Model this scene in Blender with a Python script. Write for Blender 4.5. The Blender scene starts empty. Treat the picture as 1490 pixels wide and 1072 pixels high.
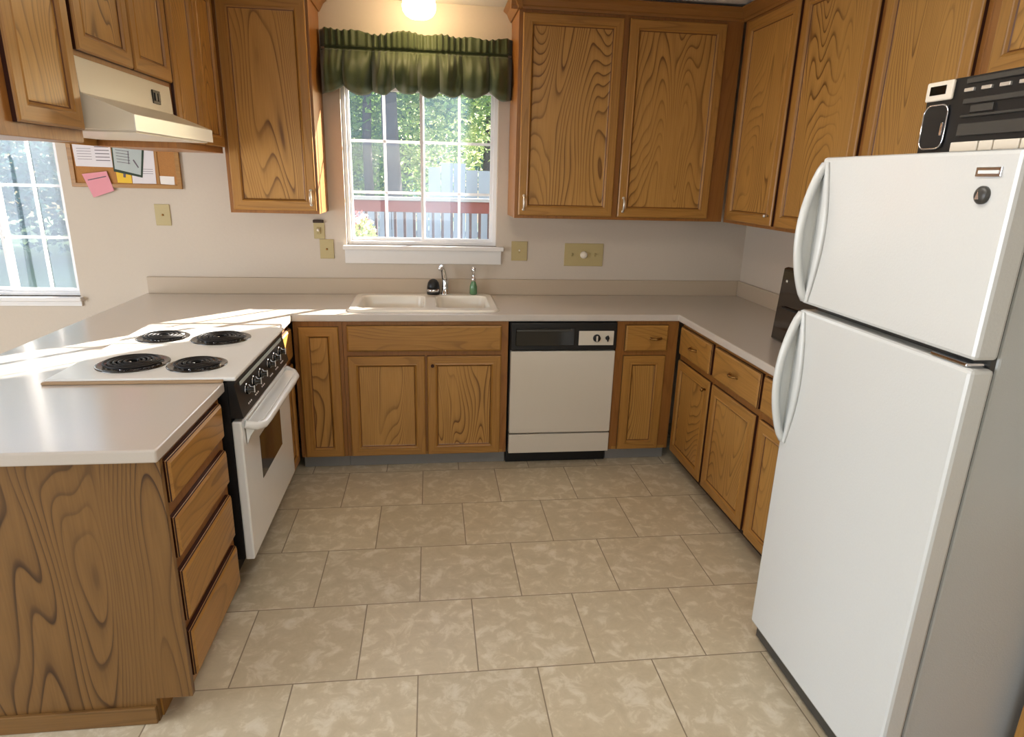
import bpy, bmesh, math, random
from mathutils import Vector, Matrix
random.seed(7)
PI = math.pi
SC = bpy.context.scene
COL = SC.collection

# ------------------------------------------------------------------ camera
cd = bpy.data.cameras.new('camera'); cam = bpy.data.objects.new('camera', cd); COL.objects.link(cam)
SC.camera = cam
cd.sensor_fit = 'HORIZONTAL'; cd.sensor_width = 36.0
cd.lens = 36.0 * 926.34 / 1490.0
cd.clip_start = 0.02
yaw, pitch, roll = 0.1304, 0.2904, 0.0272
fwd = Vector((math.sin(yaw)*math.cos(pitch), math.cos(yaw)*math.cos(pitch), -math.sin(pitch)))
right = Vector((math.cos(yaw), -math.sin(yaw), 0))
up = right.cross(fwd)
r2 = right*math.cos(roll) + up*math.sin(roll)
u2 = -right*math.sin(roll) + up*math.cos(roll)
M3 = Matrix((r2, u2, -fwd)).transposed()
cam.matrix_world = Matrix.Translation((-0.427, -4.0327, 1.6308)) @ M3.to_4x4()

# ------------------------------------------------------------------ world, sun, daylight, exposure
SC.view_settings.view_transform = 'Standard'
SC.view_settings.look = 'None'
SC.view_settings.gamma = 1.0
SC.view_settings.use_curve_mapping = False
SC.view_settings.exposure = 0.0
w = bpy.data.worlds.new('world'); SC.world = w; w.use_nodes = True
nt = w.node_tree; nt.nodes.clear()
out = nt.nodes.new('ShaderNodeOutputWorld'); bg = nt.nodes.new('ShaderNodeBackground')
sky = nt.nodes.new('ShaderNodeTexSky')
sky.sky_type = 'NISHITA'; sky.sun_disc = False; sky.sun_elevation = math.radians(27); sky.sun_rotation = math.radians(44)
sky.air_density = 1.3; sky.dust_density = 1.5
bg.inputs['Strength'].default_value = 0.5
nt.links.new(sky.outputs[0], bg.inputs[0]); nt.links.new(bg.outputs[0], out.inputs[0])

sd = bpy.data.lights.new('sun', 'SUN'); sd.energy = 36; sd.angle = math.radians(0.6); sd.color = (1.0, 0.94, 0.84)
sun = bpy.data.objects.new('sun', sd); COL.objects.link(sun)
sun.rotation_euler = Vector((-1.0, -1.03, -0.68)).to_track_quat('-Z', 'Y').to_euler()

def area(name, loc, direction, sx, sy, energy, color):
    l = bpy.data.lights.new(name, 'AREA'); l.shape = 'RECTANGLE'; l.size = sx; l.size_y = sy; l.energy = energy; l.color = color
    o = bpy.data.objects.new(name, l); COL.objects.link(o); o.location = loc
    o.rotation_euler = Vector(direction).to_track_quat('-Z', 'Z').to_euler()
    return o
area('daylight_patio_door', (-4.66, -3.2, 1.05), (1, 0.05, -0.03), 1.95, 2.3, 135, (0.80, 0.87, 1.0))
area('daylight_rear_window', (-1.2, -6.66, 1.5), (0, 1, -0.05), 2.3, 1.25, 24, (0.97, 0.97, 1.0))

# ------------------------------------------------------------------ materials
def lin(c):
    f = lambda v: (v/255/12.92) if v/255 <= 0.04045 else ((v/255+0.055)/1.055)**2.4
    return (f(c[0]), f(c[1]), f(c[2]), 1)
def newmat(name):
    m = bpy.data.materials.new(name); m.use_nodes = True
    return m, m.node_tree, m.node_tree.nodes['Principled BSDF']
def plain(name, rgb, rough=0.5, metal=0.0, noise=0.04, scale=30, bump=0.0, coat=0.0, spec=0.5):
    m, t, b = newmat(name)
    N = t.nodes; L = t.links
    tc = N.new('ShaderNodeTexCoord'); n = N.new('ShaderNodeTexNoise'); n.inputs['Scale'].default_value = scale; n.inputs['Detail'].default_value = 3
    L.new(tc.outputs['Object'], n.inputs['Vector'])
    mx = N.new('ShaderNodeMix'); mx.data_type = 'RGBA'
    c = lin(rgb); mx.inputs[6].default_value = tuple(v*(1-noise) for v in c[:3])+(1,); mx.inputs[7].default_value = tuple(min(1, v*(1+noise)) for v in c[:3])+(1,)
    L.new(n.outputs['Fac'], mx.inputs[0]); L.new(mx.outputs[2], b.inputs['Base Color'])
    b.inputs['Roughness'].default_value = rough; b.inputs['Metallic'].default_value = metal
    b.inputs['Coat Weight'].default_value = coat; b.inputs['Coat Roughness'].default_value = 0.15
    b.inputs['Specular IOR Level'].default_value = spec
    if bump:
        bp = N.new('ShaderNodeBump'); bp.inputs['Strength'].default_value = bump; bp.inputs['Distance'].default_value = 0.002
        L.new(n.outputs['Fac'], bp.inputs['Height']); L.new(bp.outputs[0], b.inputs['Normal'])
    return m
def oak(name, axis='z', contour=1.0, dens=20, light=(196, 141, 80), mid=(178, 122, 62), dark=(120, 72, 28), freq=3.0, rough=0.36, stretch=0.20):
    m, t, b = newmat(name); N = t.nodes; L = t.links
    tc = N.new('ShaderNodeTexCoord'); oi = N.new('ShaderNodeObjectInfo')
    mul = N.new('ShaderNodeMath'); mul.operation = 'MULTIPLY'; mul.inputs[1].default_value = 37.0; L.new(oi.outputs['Random'], mul.inputs[0])
    cmb = N.new('ShaderNodeCombineXYZ')
    for i in range(3): L.new(mul.outputs[0], cmb.inputs[i])
    add = N.new('ShaderNodeVectorMath'); add.operation = 'ADD'; L.new(tc.outputs['Object'], add.inputs[0]); L.new(cmb.outputs[0], add.inputs[1])
    def scaled(across, along):
        s = N.new('ShaderNodeVectorMath'); s.operation = 'MULTIPLY'; L.new(add.outputs[0], s.inputs[0])
        s.inputs[1].default_value = {'z': (across, across, along), 'x': (along, across, across), 'y': (across, along, across)}[axis]
        return s
    s1 = scaled(freq, freq*stretch)
    n1 = N.new('ShaderNodeTexNoise'); n1.inputs['Scale'].default_value = 1; n1.inputs['Detail'].default_value = 1.6; n1.inputs['Roughness'].default_value = 0.42; n1.inputs['Distortion'].default_value = 0.25
    L.new(s1.outputs[0], n1.inputs['Vector'])
    md = N.new('ShaderNodeMath'); md.operation = 'MULTIPLY'; md.inputs[1].default_value = dens; L.new(n1.outputs['Fac'], md.inputs[0])
    fr = N.new('ShaderNodeMath'); fr.operation = 'FRACT'; L.new(md.outputs[0], fr.inputs[0])
    rp = N.new('ShaderNodeValToRGB'); e = rp.color_ramp.elements
    e[0].position = 0.0; e[0].color = (0.2, 0.2, 0.2, 1); e[1].position = 1.0; e[1].color = (0.85, 0.85, 0.85, 1)
    for p, v in ((0.05, 1.0), (0.13, 0.8), (0.24, 0.28), (0.5, 0.08), (0.75, 0.0), (0.96, 0.05)):
        q = rp.color_ramp.elements.new(p); q.color = (v, v, v, 1)
    rp.color_ramp.elements[-1].color = (0.2, 0.2, 0.2, 1)
    L.new(fr.outputs[0], rp.inputs[0])
    # break up the rings
    s3 = scaled(5, 2.0); n3 = N.new('ShaderNodeTexNoise'); n3.inputs['Scale'].default_value = 1; n3.inputs['Detail'].default_value = 2
    L.new(s3.outputs[0], n3.inputs['Vector'])
    mr = N.new('ShaderNodeMapRange'); mr.inputs[1].default_value = 0.3; mr.inputs[2].default_value = 0.62; mr.inputs[3].default_value = 0.25*contour; mr.inputs[4].default_value = contour
    L.new(n3.outputs['Fac'], mr.inputs[0])
    rc = N.new('ShaderNodeMath'); rc.operation = 'MULTIPLY'; L.new(rp.outputs[0], rc.inputs[0]); L.new(mr.outputs[0], rc.inputs[1])
    # fine pores
    s2 = scaled(170, 6); n2 = N.new('ShaderNodeTexNoise'); n2.inputs['Scale'].default_value = 1; n2.inputs['Detail'].default_value = 3
    L.new(s2.outputs[0], n2.inputs['Vector'])
    m1 = N.new('ShaderNodeMix'); m1.data_type = 'RGBA'; m1.inputs[6].default_value = lin(light); m1.inputs[7].default_value = lin(mid); L.new(n2.outputs['Fac'], m1.inputs[0])
    m2 = N.new('ShaderNodeMix'); m2.data_type = 'RGBA'; m2.inputs[7].default_value = lin(dark); L.new(m1.outputs[2], m2.inputs[6]); L.new(rc.outputs[0], m2.inputs[0])
    L.new(m2.outputs[2], b.inputs['Base Color'])
    b.inputs['Roughness'].default_value = rough
    bp = N.new('ShaderNodeBump'); bp.inputs['Strength'].default_value = 0.12; bp.inputs['Distance'].default_value = 0.001
    L.new(n2.outputs['Fac'], bp.inputs['Height']); L.new(bp.outputs[0], b.inputs['Normal'])
    return m
MT = {}
WL, WM, WD = (182, 133, 66), (150, 104, 44), (82, 46, 12)
MT['oak_panel'] = oak('oak_panel', 'z', 0.95, 52, (196, 148, 80), (164, 118, 54), (92, 54, 16))
MT['oak_face'] = oak('oak_face_frame', 'z', 0.30, 16, (162, 108, 52), (134, 84, 34), (82, 42, 12), freq=6, stretch=0.08)
MT['oak_v'] = oak('oak_frame_vertical', 'z', 0.30, 16, WL, WM, WD, freq=6, stretch=0.08)
MT['oak_h'] = oak('oak_frame_horizontal', 'x', 0.38, 16, WL, WM, WD, freq=6, stretch=0.08)
MT['oak_hy'] = oak('oak_frame_horizontal_deep', 'y', 0.30, 16, WL, WM, WD, freq=6, stretch=0.08)
MT['oak_drawer'] = oak('oak_drawer_front', 'x', 0.55, 24, WL, WM, WD, freq=3.5)
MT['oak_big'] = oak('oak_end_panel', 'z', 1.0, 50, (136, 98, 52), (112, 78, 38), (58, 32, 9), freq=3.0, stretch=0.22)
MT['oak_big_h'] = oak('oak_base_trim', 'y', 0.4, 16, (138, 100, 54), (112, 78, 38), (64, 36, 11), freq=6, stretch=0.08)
MT['oak_dark'] = plain('dark_edge', (52, 18, 10), 0.45, noise=0.15, scale=60)  # red-brown, darker than the faces, on outer door and drawer edges
MT['oak_groove'] = plain('dark_groove', (96, 54, 22), 0.45, noise=0.12, scale=60)  # darker brown ring around each recessed door panel
MT['oak_crown'] = oak('oak_crown', 'x', 0.2, 12, (160, 110, 54), (130, 86, 38), (84, 48, 16), freq=6, stretch=0.08)
MT['wall'] = plain('painted_wall', (203, 190, 174), 0.75, noise=0.02, scale=60, bump=0.25)
MT['ceiling'] = plain('ceiling_paint', (226, 222, 214), 0.8, noise=0.03, scale=140, bump=0.6)
MT['counter'] = plain('beige_laminate', (200, 190, 180), 0.24, noise=0.035, scale=260, coat=0.5)
MT['splash'] = plain('backsplash_laminate', (186, 168, 146), 0.38, noise=0.03, scale=260)
MT['tan_strip'] = plain('tan_trim', (168, 138, 104), 0.5, noise=0.05)
MT['white'] = plain('white_enamel', (232, 232, 230), 0.22, noise=0.01, coat=0.3)
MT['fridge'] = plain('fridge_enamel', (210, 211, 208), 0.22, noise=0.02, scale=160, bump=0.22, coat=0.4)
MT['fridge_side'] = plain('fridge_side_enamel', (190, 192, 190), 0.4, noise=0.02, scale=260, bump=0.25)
MT['almond'] = plain('almond_enamel', (214, 205, 190), 0.32, noise=0.01, coat=0.2)
MT['ivory'] = plain('ivory_hood', (222, 214, 196), 0.35, noise=0.01)
MT['black'] = plain('black_plastic', (11, 11, 13), 0.42, noise=0.1)
MT['blackg'] = plain('black_gloss', (8, 8, 9), 0.08, noise=0.1, coat=0.6)
MT['dgrey'] = plain('dark_grey_plastic', (62, 60, 56), 0.35, noise=0.06)
MT['glassdark'] = plain('oven_glass', (30, 18, 12), 0.06, noise=0.1, coat=0.7)
MT['chrome'] = plain('chrome', (232, 234, 240), 0.12, 1.0, noise=0.02)
MT['nickel'] = plain('brushed_nickel', (226, 220, 210), 0.38, 0.75, noise=0.05)
MT['brass'] = plain('antique_brass', (150, 112, 64), 0.3, 1.0, noise=0.08)
MT['coil'] = plain('burner_coil', (26, 24, 24), 0.45, 0.5, noise=0.2)
MT['pan'] = plain('black_drip_bowl', (18, 18, 20), 0.18, 0.3, noise=0.1, coat=0.5)
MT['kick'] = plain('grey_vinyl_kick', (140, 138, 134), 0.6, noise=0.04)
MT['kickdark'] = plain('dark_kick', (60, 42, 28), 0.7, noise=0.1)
MT['sink'] = plain('cream_sink', (236, 230, 218), 0.2, noise=0.01, coat=0.4)
MT['plate'] = plain('almond_switch_plate', (184, 166, 118), 0.4, noise=0.03)
MT['plated'] = plain('almond_switch', (166, 148, 98), 0.4, noise=0.03)
MT['knobw'] = plain('ivory_knob', (228, 218, 200), 0.3, noise=0.02)
MT['vinyl'] = plain('white_window_vinyl', (236, 236, 238), 0.4, noise=0.01)
def bar_mat():
    m, t, b = newmat('white_grille_vinyl'); b.inputs['Base Color'].default_value = (0.92, 0.92, 0.93, 1); b.inputs['Roughness'].default_value = 0.4
    tr = t.nodes.new('ShaderNodeBsdfTranslucent'); tr.inputs['Color'].default_value = (0.95, 0.95, 0.97, 1)
    ms = t.nodes.new('ShaderNodeMixShader'); ms.inputs[0].default_value = 0.35
    t.links.new(b.outputs[0], ms.inputs[1]); t.links.new(tr.outputs[0], ms.inputs[2]); t.links.new(ms.outputs[0], t.nodes['Material Output'].inputs[0]); return m
MT['grille'] = bar_mat()
MT['sill'] = plain('white_sill_paint', (226, 222, 218), 0.45, noise=0.02)
MT['cork'] = plain('cork', (176, 122, 66), 0.85, noise=0.16, scale=160, bump=0.4)
MT['paper'] = plain('white_paper', (226, 220, 222), 0.7, noise=0.02)
MT['paperg'] = plain('grey_green_paper', (176, 184, 180), 0.5, noise=0.05)
MT['ink'] = plain('ink', (104, 92, 100), 0.7, noise=0.1)
MT['pink'] = plain('pink_paper', (226, 150, 160), 0.7, noise=0.03)
MT['yellow'] = plain('yellow_paper', (232, 190, 52), 0.7, noise=0.03)
MT['green_edge'] = plain('dark_green_card', (40, 58, 40), 0.7, noise=0.05)
MT['soap'] = plain('green_soap', (98, 140, 100), 0.15, noise=0.05, coat=0.5)
MT['bark'] = plain('bark', (74, 66, 68), 0.9, noise=0.25, scale=14, bump=0.8)
MT['railblue'] = plain('weathered_rail', (150, 152, 160), 0.8, noise=0.08, scale=8)
MT['redwood'] = plain('redwood_board', (118, 60, 54), 0.8, noise=0.12, scale=8)
MT['baluster'] = plain('dark_baluster', (84, 62, 60), 0.8, noise=0.1)
MT['fence'] = plain('pale_fence', (176, 184, 196), 0.85, noise=0.10, scale=5)
MT['grass'] = plain('lawn', (86, 106, 66), 0.9, noise=0.2, scale=12)
MT['pot'] = plain('terracotta', (150, 90, 66), 0.8, noise=0.1)
MT['petal'] = plain('pink_petals', (230, 130, 140), 0.7, noise=0.1)
MT['petalw'] = plain('white_petals', (238, 232, 226), 0.7, noise=0.05)

def leafmat(name, a, b_):
    m, t, b = newmat(name); N = t.nodes; L = t.links
    g = N.new('ShaderNodeNewGeometry'); mx = N.new('ShaderNodeMix'); mx.data_type = 'RGBA'
    mx.inputs[6].default_value = lin(a); mx.inputs[7].default_value = lin(b_); L.new(g.outputs['Random Per Island'], mx.inputs[0])
    L.new(mx.outputs[2], b.inputs['Base Color']); b.inputs['Roughness'].default_value = 0.55
    tr = N.new('ShaderNodeBsdfTranslucent'); L.new(mx.outputs[2], tr.inputs['Color'])
    ms = N.new('ShaderNodeMixShader'); ms.inputs[0].default_value = 0.4
    L.new(b.outputs[0], ms.inputs[1]); L.new(tr.outputs[0], ms.inputs[2]); L.new(ms.outputs[0], t.nodes['Material Output'].inputs[0])
    return m
MT['leaf1'] = leafmat('leaves_green', (62, 96, 50), (150, 178, 96))
MT['leaf2'] = leafmat('leaves_pale', (120, 150, 104), (214, 220, 160))
MT['leaf3'] = leafmat('leaves_blue_green', (44, 78, 74), (98, 140, 130))

def glassmat(name, haze, col):  # mixes a blue haze of outdoor daylight into the glass colour
    m, t, b = newmat(name); N = t.nodes; L = t.links; N.remove(b)
    tr = N.new('ShaderNodeBsdfTransparent'); gl = N.new('ShaderNodeBsdfGlossy'); gl.inputs['Roughness'].default_value = 0.02
    tl = N.new('ShaderNodeBsdfTranslucent'); tl.inputs['Color'].default_value = col
    lw = N.new('ShaderNodeLayerWeight'); lw.inputs[0].default_value = 0.5
    pw = N.new('ShaderNodeMath'); pw.operation = 'POWER'; pw.inputs[1].default_value = 5.0; L.new(lw.outputs['Facing'], pw.inputs[0])
    fr = N.new('ShaderNodeMath'); fr.operation = 'MULTIPLY_ADD'; fr.inputs[1].default_value = 0.8; fr.inputs[2].default_value = 0.03; L.new(pw.outputs[0], fr.inputs[0])
    n = N.new('ShaderNodeTexNoise'); n.inputs['Scale'].default_value = 3.0; tc = N.new('ShaderNodeTexCoord'); L.new(tc.outputs['Object'], n.inputs['Vector'])
    mr = N.new('ShaderNodeMapRange'); mr.inputs[1].default_value = 0.3; mr.inputs[2].default_value = 0.7; mr.inputs[3].default_value = haze*0.7; mr.inputs[4].default_value = haze*1.3
    L.new(n.outputs['Fac'], mr.inputs[0])
    a = N.new('ShaderNodeMixShader'); L.new(mr.outputs[0], a.inputs[0]); L.new(tr.outputs[0], a.inputs[1]); L.new(tl.outputs[0], a.inputs[2])
    c = N.new('ShaderNodeMixShader'); L.new(fr.outputs[0], c.inputs[0]); L.new(a.outputs[0], c.inputs[1]); L.new(gl.outputs[0], c.inputs[2])
    L.new(c.outputs[0], t.nodes['Material Output'].inputs[0])
    return m
MT['pane'] = glassmat('window_glass', 0.014, (0.5, 0.7, 1.0, 1))
MT['pane_hazy'] = glassmat('hazy_window_glass', 0.024, (0.5, 0.7, 1.0, 1))  # painted daylight haze, stronger than in the other panes

def emis(name, col, s):
    m, t, b = newmat(name); b.inputs['Base Color'].default_value = (0.9, 0.88, 0.8, 1)
    b.inputs['Emission Color'].default_value = col; b.inputs['Emission Strength'].default_value = s
    return m
MT['globe'] = emis('lit_globe', (1.0, 0.74, 0.42, 1), 24)
MT['diffuser'] = emis('lit_diffuser', (1.0, 0.93, 0.85, 1), 7.5)

# fabric: green with slight translucency
def fabric():
    m, t, b = newmat('green_valance_fabric'); N = t.nodes; L = t.links
    tc = N.new('ShaderNodeTexCoord'); n = N.new('ShaderNodeTexNoise'); n.inputs['Scale'].default_value = 180
    L.new(tc.outputs['Object'], n.inputs['Vector'])
    mx = N.new('ShaderNodeMix'); mx.data_type = 'RGBA'; mx.inputs[6].default_value = lin((44, 56, 24)); mx.inputs[7].default_value = lin((72, 82, 34))
    L.new(n.outputs['Fac'], mx.inputs[0]); L.new(mx.outputs[2], b.inputs['Base Color'])
    b.inputs['Roughness'].default_value = 0.6; b.inputs['Sheen Weight'].default_value = 0.25
    return m
MT['fabric'] = fabric()

# floor tile
def tile():
    m, t, b = newmat('stone_look_tile'); N = t.nodes; L = t.links
    g = N.new('ShaderNodeNewGeometry'); mp = N.new('ShaderNodeMapping'); mp.vector_type = 'POINT'
    mp.inputs['Location'].default_value = (1.1029+0.412*20, 1.8372+0.3957*40, 0)
    L.new(g.outputs['Position'], mp.inputs['Vector'])
    br = N.new('ShaderNodeTexBrick'); br.offset = 0.5; br.offset_frequency = 2; br.squash = 1.0
    br.inputs['Scale'].default_value = 1.0; br.inputs['Brick Width'].default_value = 0.412; br.inputs['Row Height'].default_value = 0.3957
    br.inputs['Mortar Size'].default_value = 0.0024; br.inputs['Mortar Smooth'].default_value = 0.2
    br.inputs['Color1'].default_value = (0, 0, 0, 1); br.inputs['Color2'].default_value = (1, 1, 1, 1); br.inputs['Mortar'].default_value = (0.5, 0.5, 0.5, 1)
    L.new(mp.outputs[0], br.inputs['Vector'])
    # per tile offset of the mottling
    sc = N.new('ShaderNodeVectorMath'); sc.operation = 'SCALE'; sc.inputs['Scale'].default_value = 7.0; L.new(br.outputs['Color'], sc.inputs[0])
    ad = N.new('ShaderNodeVectorMath'); ad.operation = 'ADD'; L.new(sc.outputs[0], ad.inputs[0]); L.new(g.outputs['Position'], ad.inputs[1])
    n = N.new('ShaderNodeTexNoise'); n.inputs['Scale'].default_value = 15; n.inputs['Detail'].default_value = 6; n.inputs['Roughness'].default_value = 0.66; n.inputs['Distortion'].default_value = 0.5
    L.new(ad.outputs[0], n.inputs['Vector'])
    rp = N.new('ShaderNodeValToRGB'); e = rp.color_ramp.elements
    e[0].position = 0.34; e[0].color = lin((198, 183, 154)); e[1].position = 0.70; e[1].color = lin((228, 217, 196))
    q = e.new(0.52); q.color = lin((207, 192, 163))
    q = e.new(0.58); q.color = lin((218, 205, 179))
    L.new(n.outputs['Fac'], rp.inputs[0])
    tv = N.new('ShaderNodeMix'); tv.data_type = 'RGBA'; tv.blend_type = 'MULTIPLY'; tv.inputs[0].default_value = 0.10
    L.new(rp.outputs[0], tv.inputs[6]); L.new(br.outputs['Color'], tv.inputs[7])
    mx = N.new('ShaderNodeMix'); mx.data_type = 'RGBA'; L.new(br.outputs['Fac'], mx.inputs[0]); L.new(tv.outputs[2], mx.inputs[6])
    mx.inputs[7].default_value = lin((140, 124, 102))
    L.new(mx.outputs[2], b.inputs['Base Color'])
    rr = N.new('ShaderNodeMapRange'); rr.inputs[3].default_value = 0.33; rr.inputs[4].default_value = 0.46; L.new(n.outputs['Fac'], rr.inputs[0]); L.new(rr.outputs[0], b.inputs['Roughness'])
    bp = N.new('ShaderNodeBump'); bp.inputs['Strength'].default_value = 0.35; bp.inputs['Distance'].default_value = 0.003; bp.invert = True
    L.new(br.outputs['Fac'], bp.inputs['Height']); L.new(bp.outputs[0], b.inputs['Normal'])
    return m
MT['tile'] = tile()

# ------------------------------------------------------------------ mesh helpers
class MB:
    """collects shapes, then links them as one mesh object"""
    def __init__(s): s.v = []; s.f = []; s.m = []; s.mats = []; s.smooth = []
    def mi(s, name):
        if name not in s.mats: s.mats.append(name)
        return s.mats.index(name)
    def raw(s, vs, fs, mat, smooth=False, xf=None):
        o = len(s.v); k = s.mi(mat)
        for p in vs: s.v.append(tuple(xf @ Vector(p)) if xf is not None else tuple(p))
        for f in fs: s.f.append([i+o for i in f]); s.m.append(k); s.smooth.append(smooth)
        return s
    def box(s, x0, x1, y0, y1, z0, z1, mat, bev=0.0, xf=None, mats=None):
        if bev > 0:
            bm = bmesh.new(); bmesh.ops.create_cube(bm, size=1)
            for v in bm.verts: v.co = Vector(((x0+x1)/2+v.co.x*(x1-x0), (y0+y1)/2+v.co.y*(y1-y0), (z0+z1)/2+v.co.z*(z1-z0)))
            bmesh.ops.bevel(bm, geom=list(bm.edges), offset=bev, segments=2, affect='EDGES', profile=0.5)
            s.bm(bm, mat, xf=xf); return s
        vs = [(x0,y0,z0),(x1,y0,z0),(x1,y1,z0),(x0,y1,z0),(x0,y0,z1),(x1,y0,z1),(x1,y1,z1),(x0,y1,z1)]
        return s.raw(vs, [(0,3,2,1),(4,5,6,7),(0,1,5,4),(2,3,7,6),(1,2,6,5),(3,0,4,7)], mat, xf=xf)
    def bm(s, bm, mat, smooth=False, xf=None):
        bm.verts.ensure_lookup_table(); bm.verts.index_update()
        s.raw([v.co[:] for v in bm.verts], [[v.index for v in f.verts] for f in bm.faces], mat, smooth, xf); bm.free(); return s
    def lathe(s, prof, c, mat, seg=28, axis='z', smooth=True, cap=True):
        vs = []; fs = []
        for r, h in prof:
            for k in range(seg):
                a = 2*PI*k/seg; x, y = r*math.cos(a), r*math.sin(a)
                p = (x, y, h) if axis == 'z' else ((h, x, y) if axis == 'x' else (x, h, -y))
                vs.append((p[0]+c[0], p[1]+c[1], p[2]+c[2]))
        for i in range(len(prof)-1):
            for k in range(seg):
                k2 = (k+1) % seg
                fs.append((i*seg+k, i*seg+k2, (i+1)*seg+k2, (i+1)*seg+k))
        if cap:
            fs.append(list(range(seg))[::-1]); fs.append([(len(prof)-1)*seg+k for k in range(seg)])
        return s.raw(vs, fs, mat, smooth)
    def tube(s, pts, r, mat, seg=10, flat=1.0, closed=False):
        pts = [Vector(p) for p in pts]; vs = []; fs = []; n = len(pts)
        rs = r if isinstance(r, (list, tuple)) else [r]*n
        prev = None
        for i, p in enumerate(pts):
            t = (pts[min(i+1, n-1)] - pts[max(i-1, 0)]).normalized()
            if prev is None:
                a = Vector((0, 0, 1)) if abs(t.z) < 0.9 else Vector((0, 1, 0))
                u = t.cross(a).normalized()
            else:
                u = (prev - t*prev.dot(t)).normalized()
            prev = u; w_ = t.cross(u)
            for k in range(seg):
                a = 2*PI*k/seg; q = p + u*math.cos(a)*rs[i] + w_*math.sin(a)*rs[i]*flat
                vs.append(q[:])
        for i in range(n-1):
            for k in range(seg):
                k2 = (k+1) % seg; fs.append((i*seg+k, i*seg+k2, (i+1)*seg+k2, (i+1)*seg+k))
        fs.append(list(range(seg))[::-1]); fs.append([(n-1)*seg+k for k in range(seg)])
        return s.raw(vs, fs, mat, True)
    def prism(s, poly, axis, a0, a1, mat, xf=None):
        """poly of 2D points extruded along an axis ('x': poly is (y,z); 'y': (x,z); 'z': (x,y))"""
        def P(p, a): return {'x': (a, p[0], p[1]), 'y': (p[0], a, p[1]), 'z': (p[0], p[1], a)}[axis]
        n = len(poly); vs = [P(p, a0) for p in poly] + [P(p, a1) for p in poly]
        fs = [list(range(n)), list(range(n, 2*n))[::-1]] + [(i, i+n, (i+1) % n + n, (i+1) % n) for i in range(n)]
        return s.raw(vs, fs, mat, xf=xf)
    def build(s, name, parent=None, bevel=0.0, loc=None, seg=2, autosmooth=True, sub=0):
        me = bpy.data.meshes.new(name); me.from_pydata(s.v, [], s.f); me.update()
        for n in s.mats: me.materials.append(MT[n])
        for i, p in enumerate(me.polygons): p.material_index = s.m[i]; p.use_smooth = s.smooth[i]
        bm = bmesh.new(); bm.from_mesh(me); bmesh.ops.recalc_face_normals(bm, faces=bm.faces); bm.to_mesh(me); bm.free()
        o = bpy.data.objects.new(name, me); COL.objects.link(o)
        if parent is not None: o.parent = parent
        if loc is not None: o.location = loc
        if bevel > 0:
            md = o.modifiers.new('bevel', 'BEVEL'); md.width = bevel; md.segments = seg; md.limit_method = 'ANGLE'; md.angle_limit = math.radians(40)
        if sub:
            md = o.modifiers.new('sub', 'SUBSURF'); md.levels = sub; md.render_levels = sub
        return o
def thing(name, label, cat, loc=(0, 0, 0), rz=0.0, group=None):
    o = bpy.data.objects.new(name, None); COL.objects.link(o); o.location = loc; o.rotation_euler = (0, 0, rz); o.empty_display_size = 0.1
    o['label'] = label; o['category'] = cat
    if group: o['group'] = group
    return o
def tag(o, label, cat, group=None, kind=None):
    o['label'] = label; o['category'] = cat
    if group: o['group'] = group
    if kind: o['kind'] = kind
    return o
def struct(o, label=None):
    o['kind'] = 'structure'
    if label: o['label'] = label
    return o
def cells(mb, xs, ys, inside, a0, a1, mat, plane='z'):
    """solid made of grid cells (no interior faces)"""
    nx, ny = len(xs)-1, len(ys)-1
    I = [[inside((xs[i]+xs[i+1])/2, (ys[j]+ys[j+1])/2) for j in range(ny)] for i in range(nx)]
    g = lambda i, j: 0 <= i < nx and 0 <= j < ny and I[i][j]
    vid = {}; vs = []; fs = []
    def V(i, j, k):
        if (i, j, k) not in vid:
            a = a1 if k else a0
            vid[(i, j, k)] = len(vs); vs.append({'z': (xs[i], ys[j], a), 'y': (xs[i], a, ys[j]), 'x': (a, xs[i], ys[j])}[plane])
        return vid[(i, j, k)]
    for i in range(nx):
        for j in range(ny):
            if not I[i][j]: continue
            fs.append((V(i,j,1), V(i+1,j,1), V(i+1,j+1,1), V(i,j+1,1))); fs.append((V(i,j,0), V(i,j+1,0), V(i+1,j+1,0), V(i+1,j,0)))
            if not g(i-1, j): fs.append((V(i,j,0), V(i,j,1), V(i,j+1,1), V(i,j+1,0)))
            if not g(i+1, j): fs.append((V(i+1,j,0), V(i+1,j+1,0), V(i+1,j+1,1), V(i+1,j,1)))
            if not g(i, j-1): fs.append((V(i,j,0), V(i+1,j,0), V(i+1,j,1), V(i,j,1)))
            if not g(i, j+1): fs.append((V(i,j+1,0), V(i,j+1,1), V(i+1,j+1,1), V(i+1,j+1,0)))
    mb.raw(vs, fs, mat); return mb

# ------------------------------------------------------------------ room shell
XR = 1.623; XL = -4.6; YB = -6.6; H = 2.56
struct(MB().box(XL-.15, XR+.15, YB-.15, .15, -.1, 0, 'tile').build('floor'))
struct(MB().box(XL-.15, XR+.15, YB-.15, .15, H, H+.1, 'ceiling').build('ceiling'))
KW = (-.935, -.02, 1.215, 2.14)   # kitchen window opening
DW = (-3.45, -2.495, .89, 2.14)   # dining window opening
hole = lambda x, z: (KW[0] < x < KW[1] and KW[2] < z < KW[3]) or (DW[0] < x < DW[1] and DW[2] < z < DW[3])
struct(cells(MB(), [XL, DW[0], DW[1], KW[0], KW[1], XR], [0, DW[2], KW[2], KW[3], H], lambda x, z: not hole(x, z), 0.0, 0.14, 'wall', 'y').build('wall_back'))
struct(MB().box(XR, XR+.12, YB, .14, 0, H, 'wall').build('wall_right'))
struct(cells(MB(), [YB, -4.35, -2.05, 0.14], [0, 2.03, H], lambda y, z: not (-4.35 < y < -2.05 and z < 2.03), XL-.14, XL, 'wall', 'x').build('wall_left'))
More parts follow.
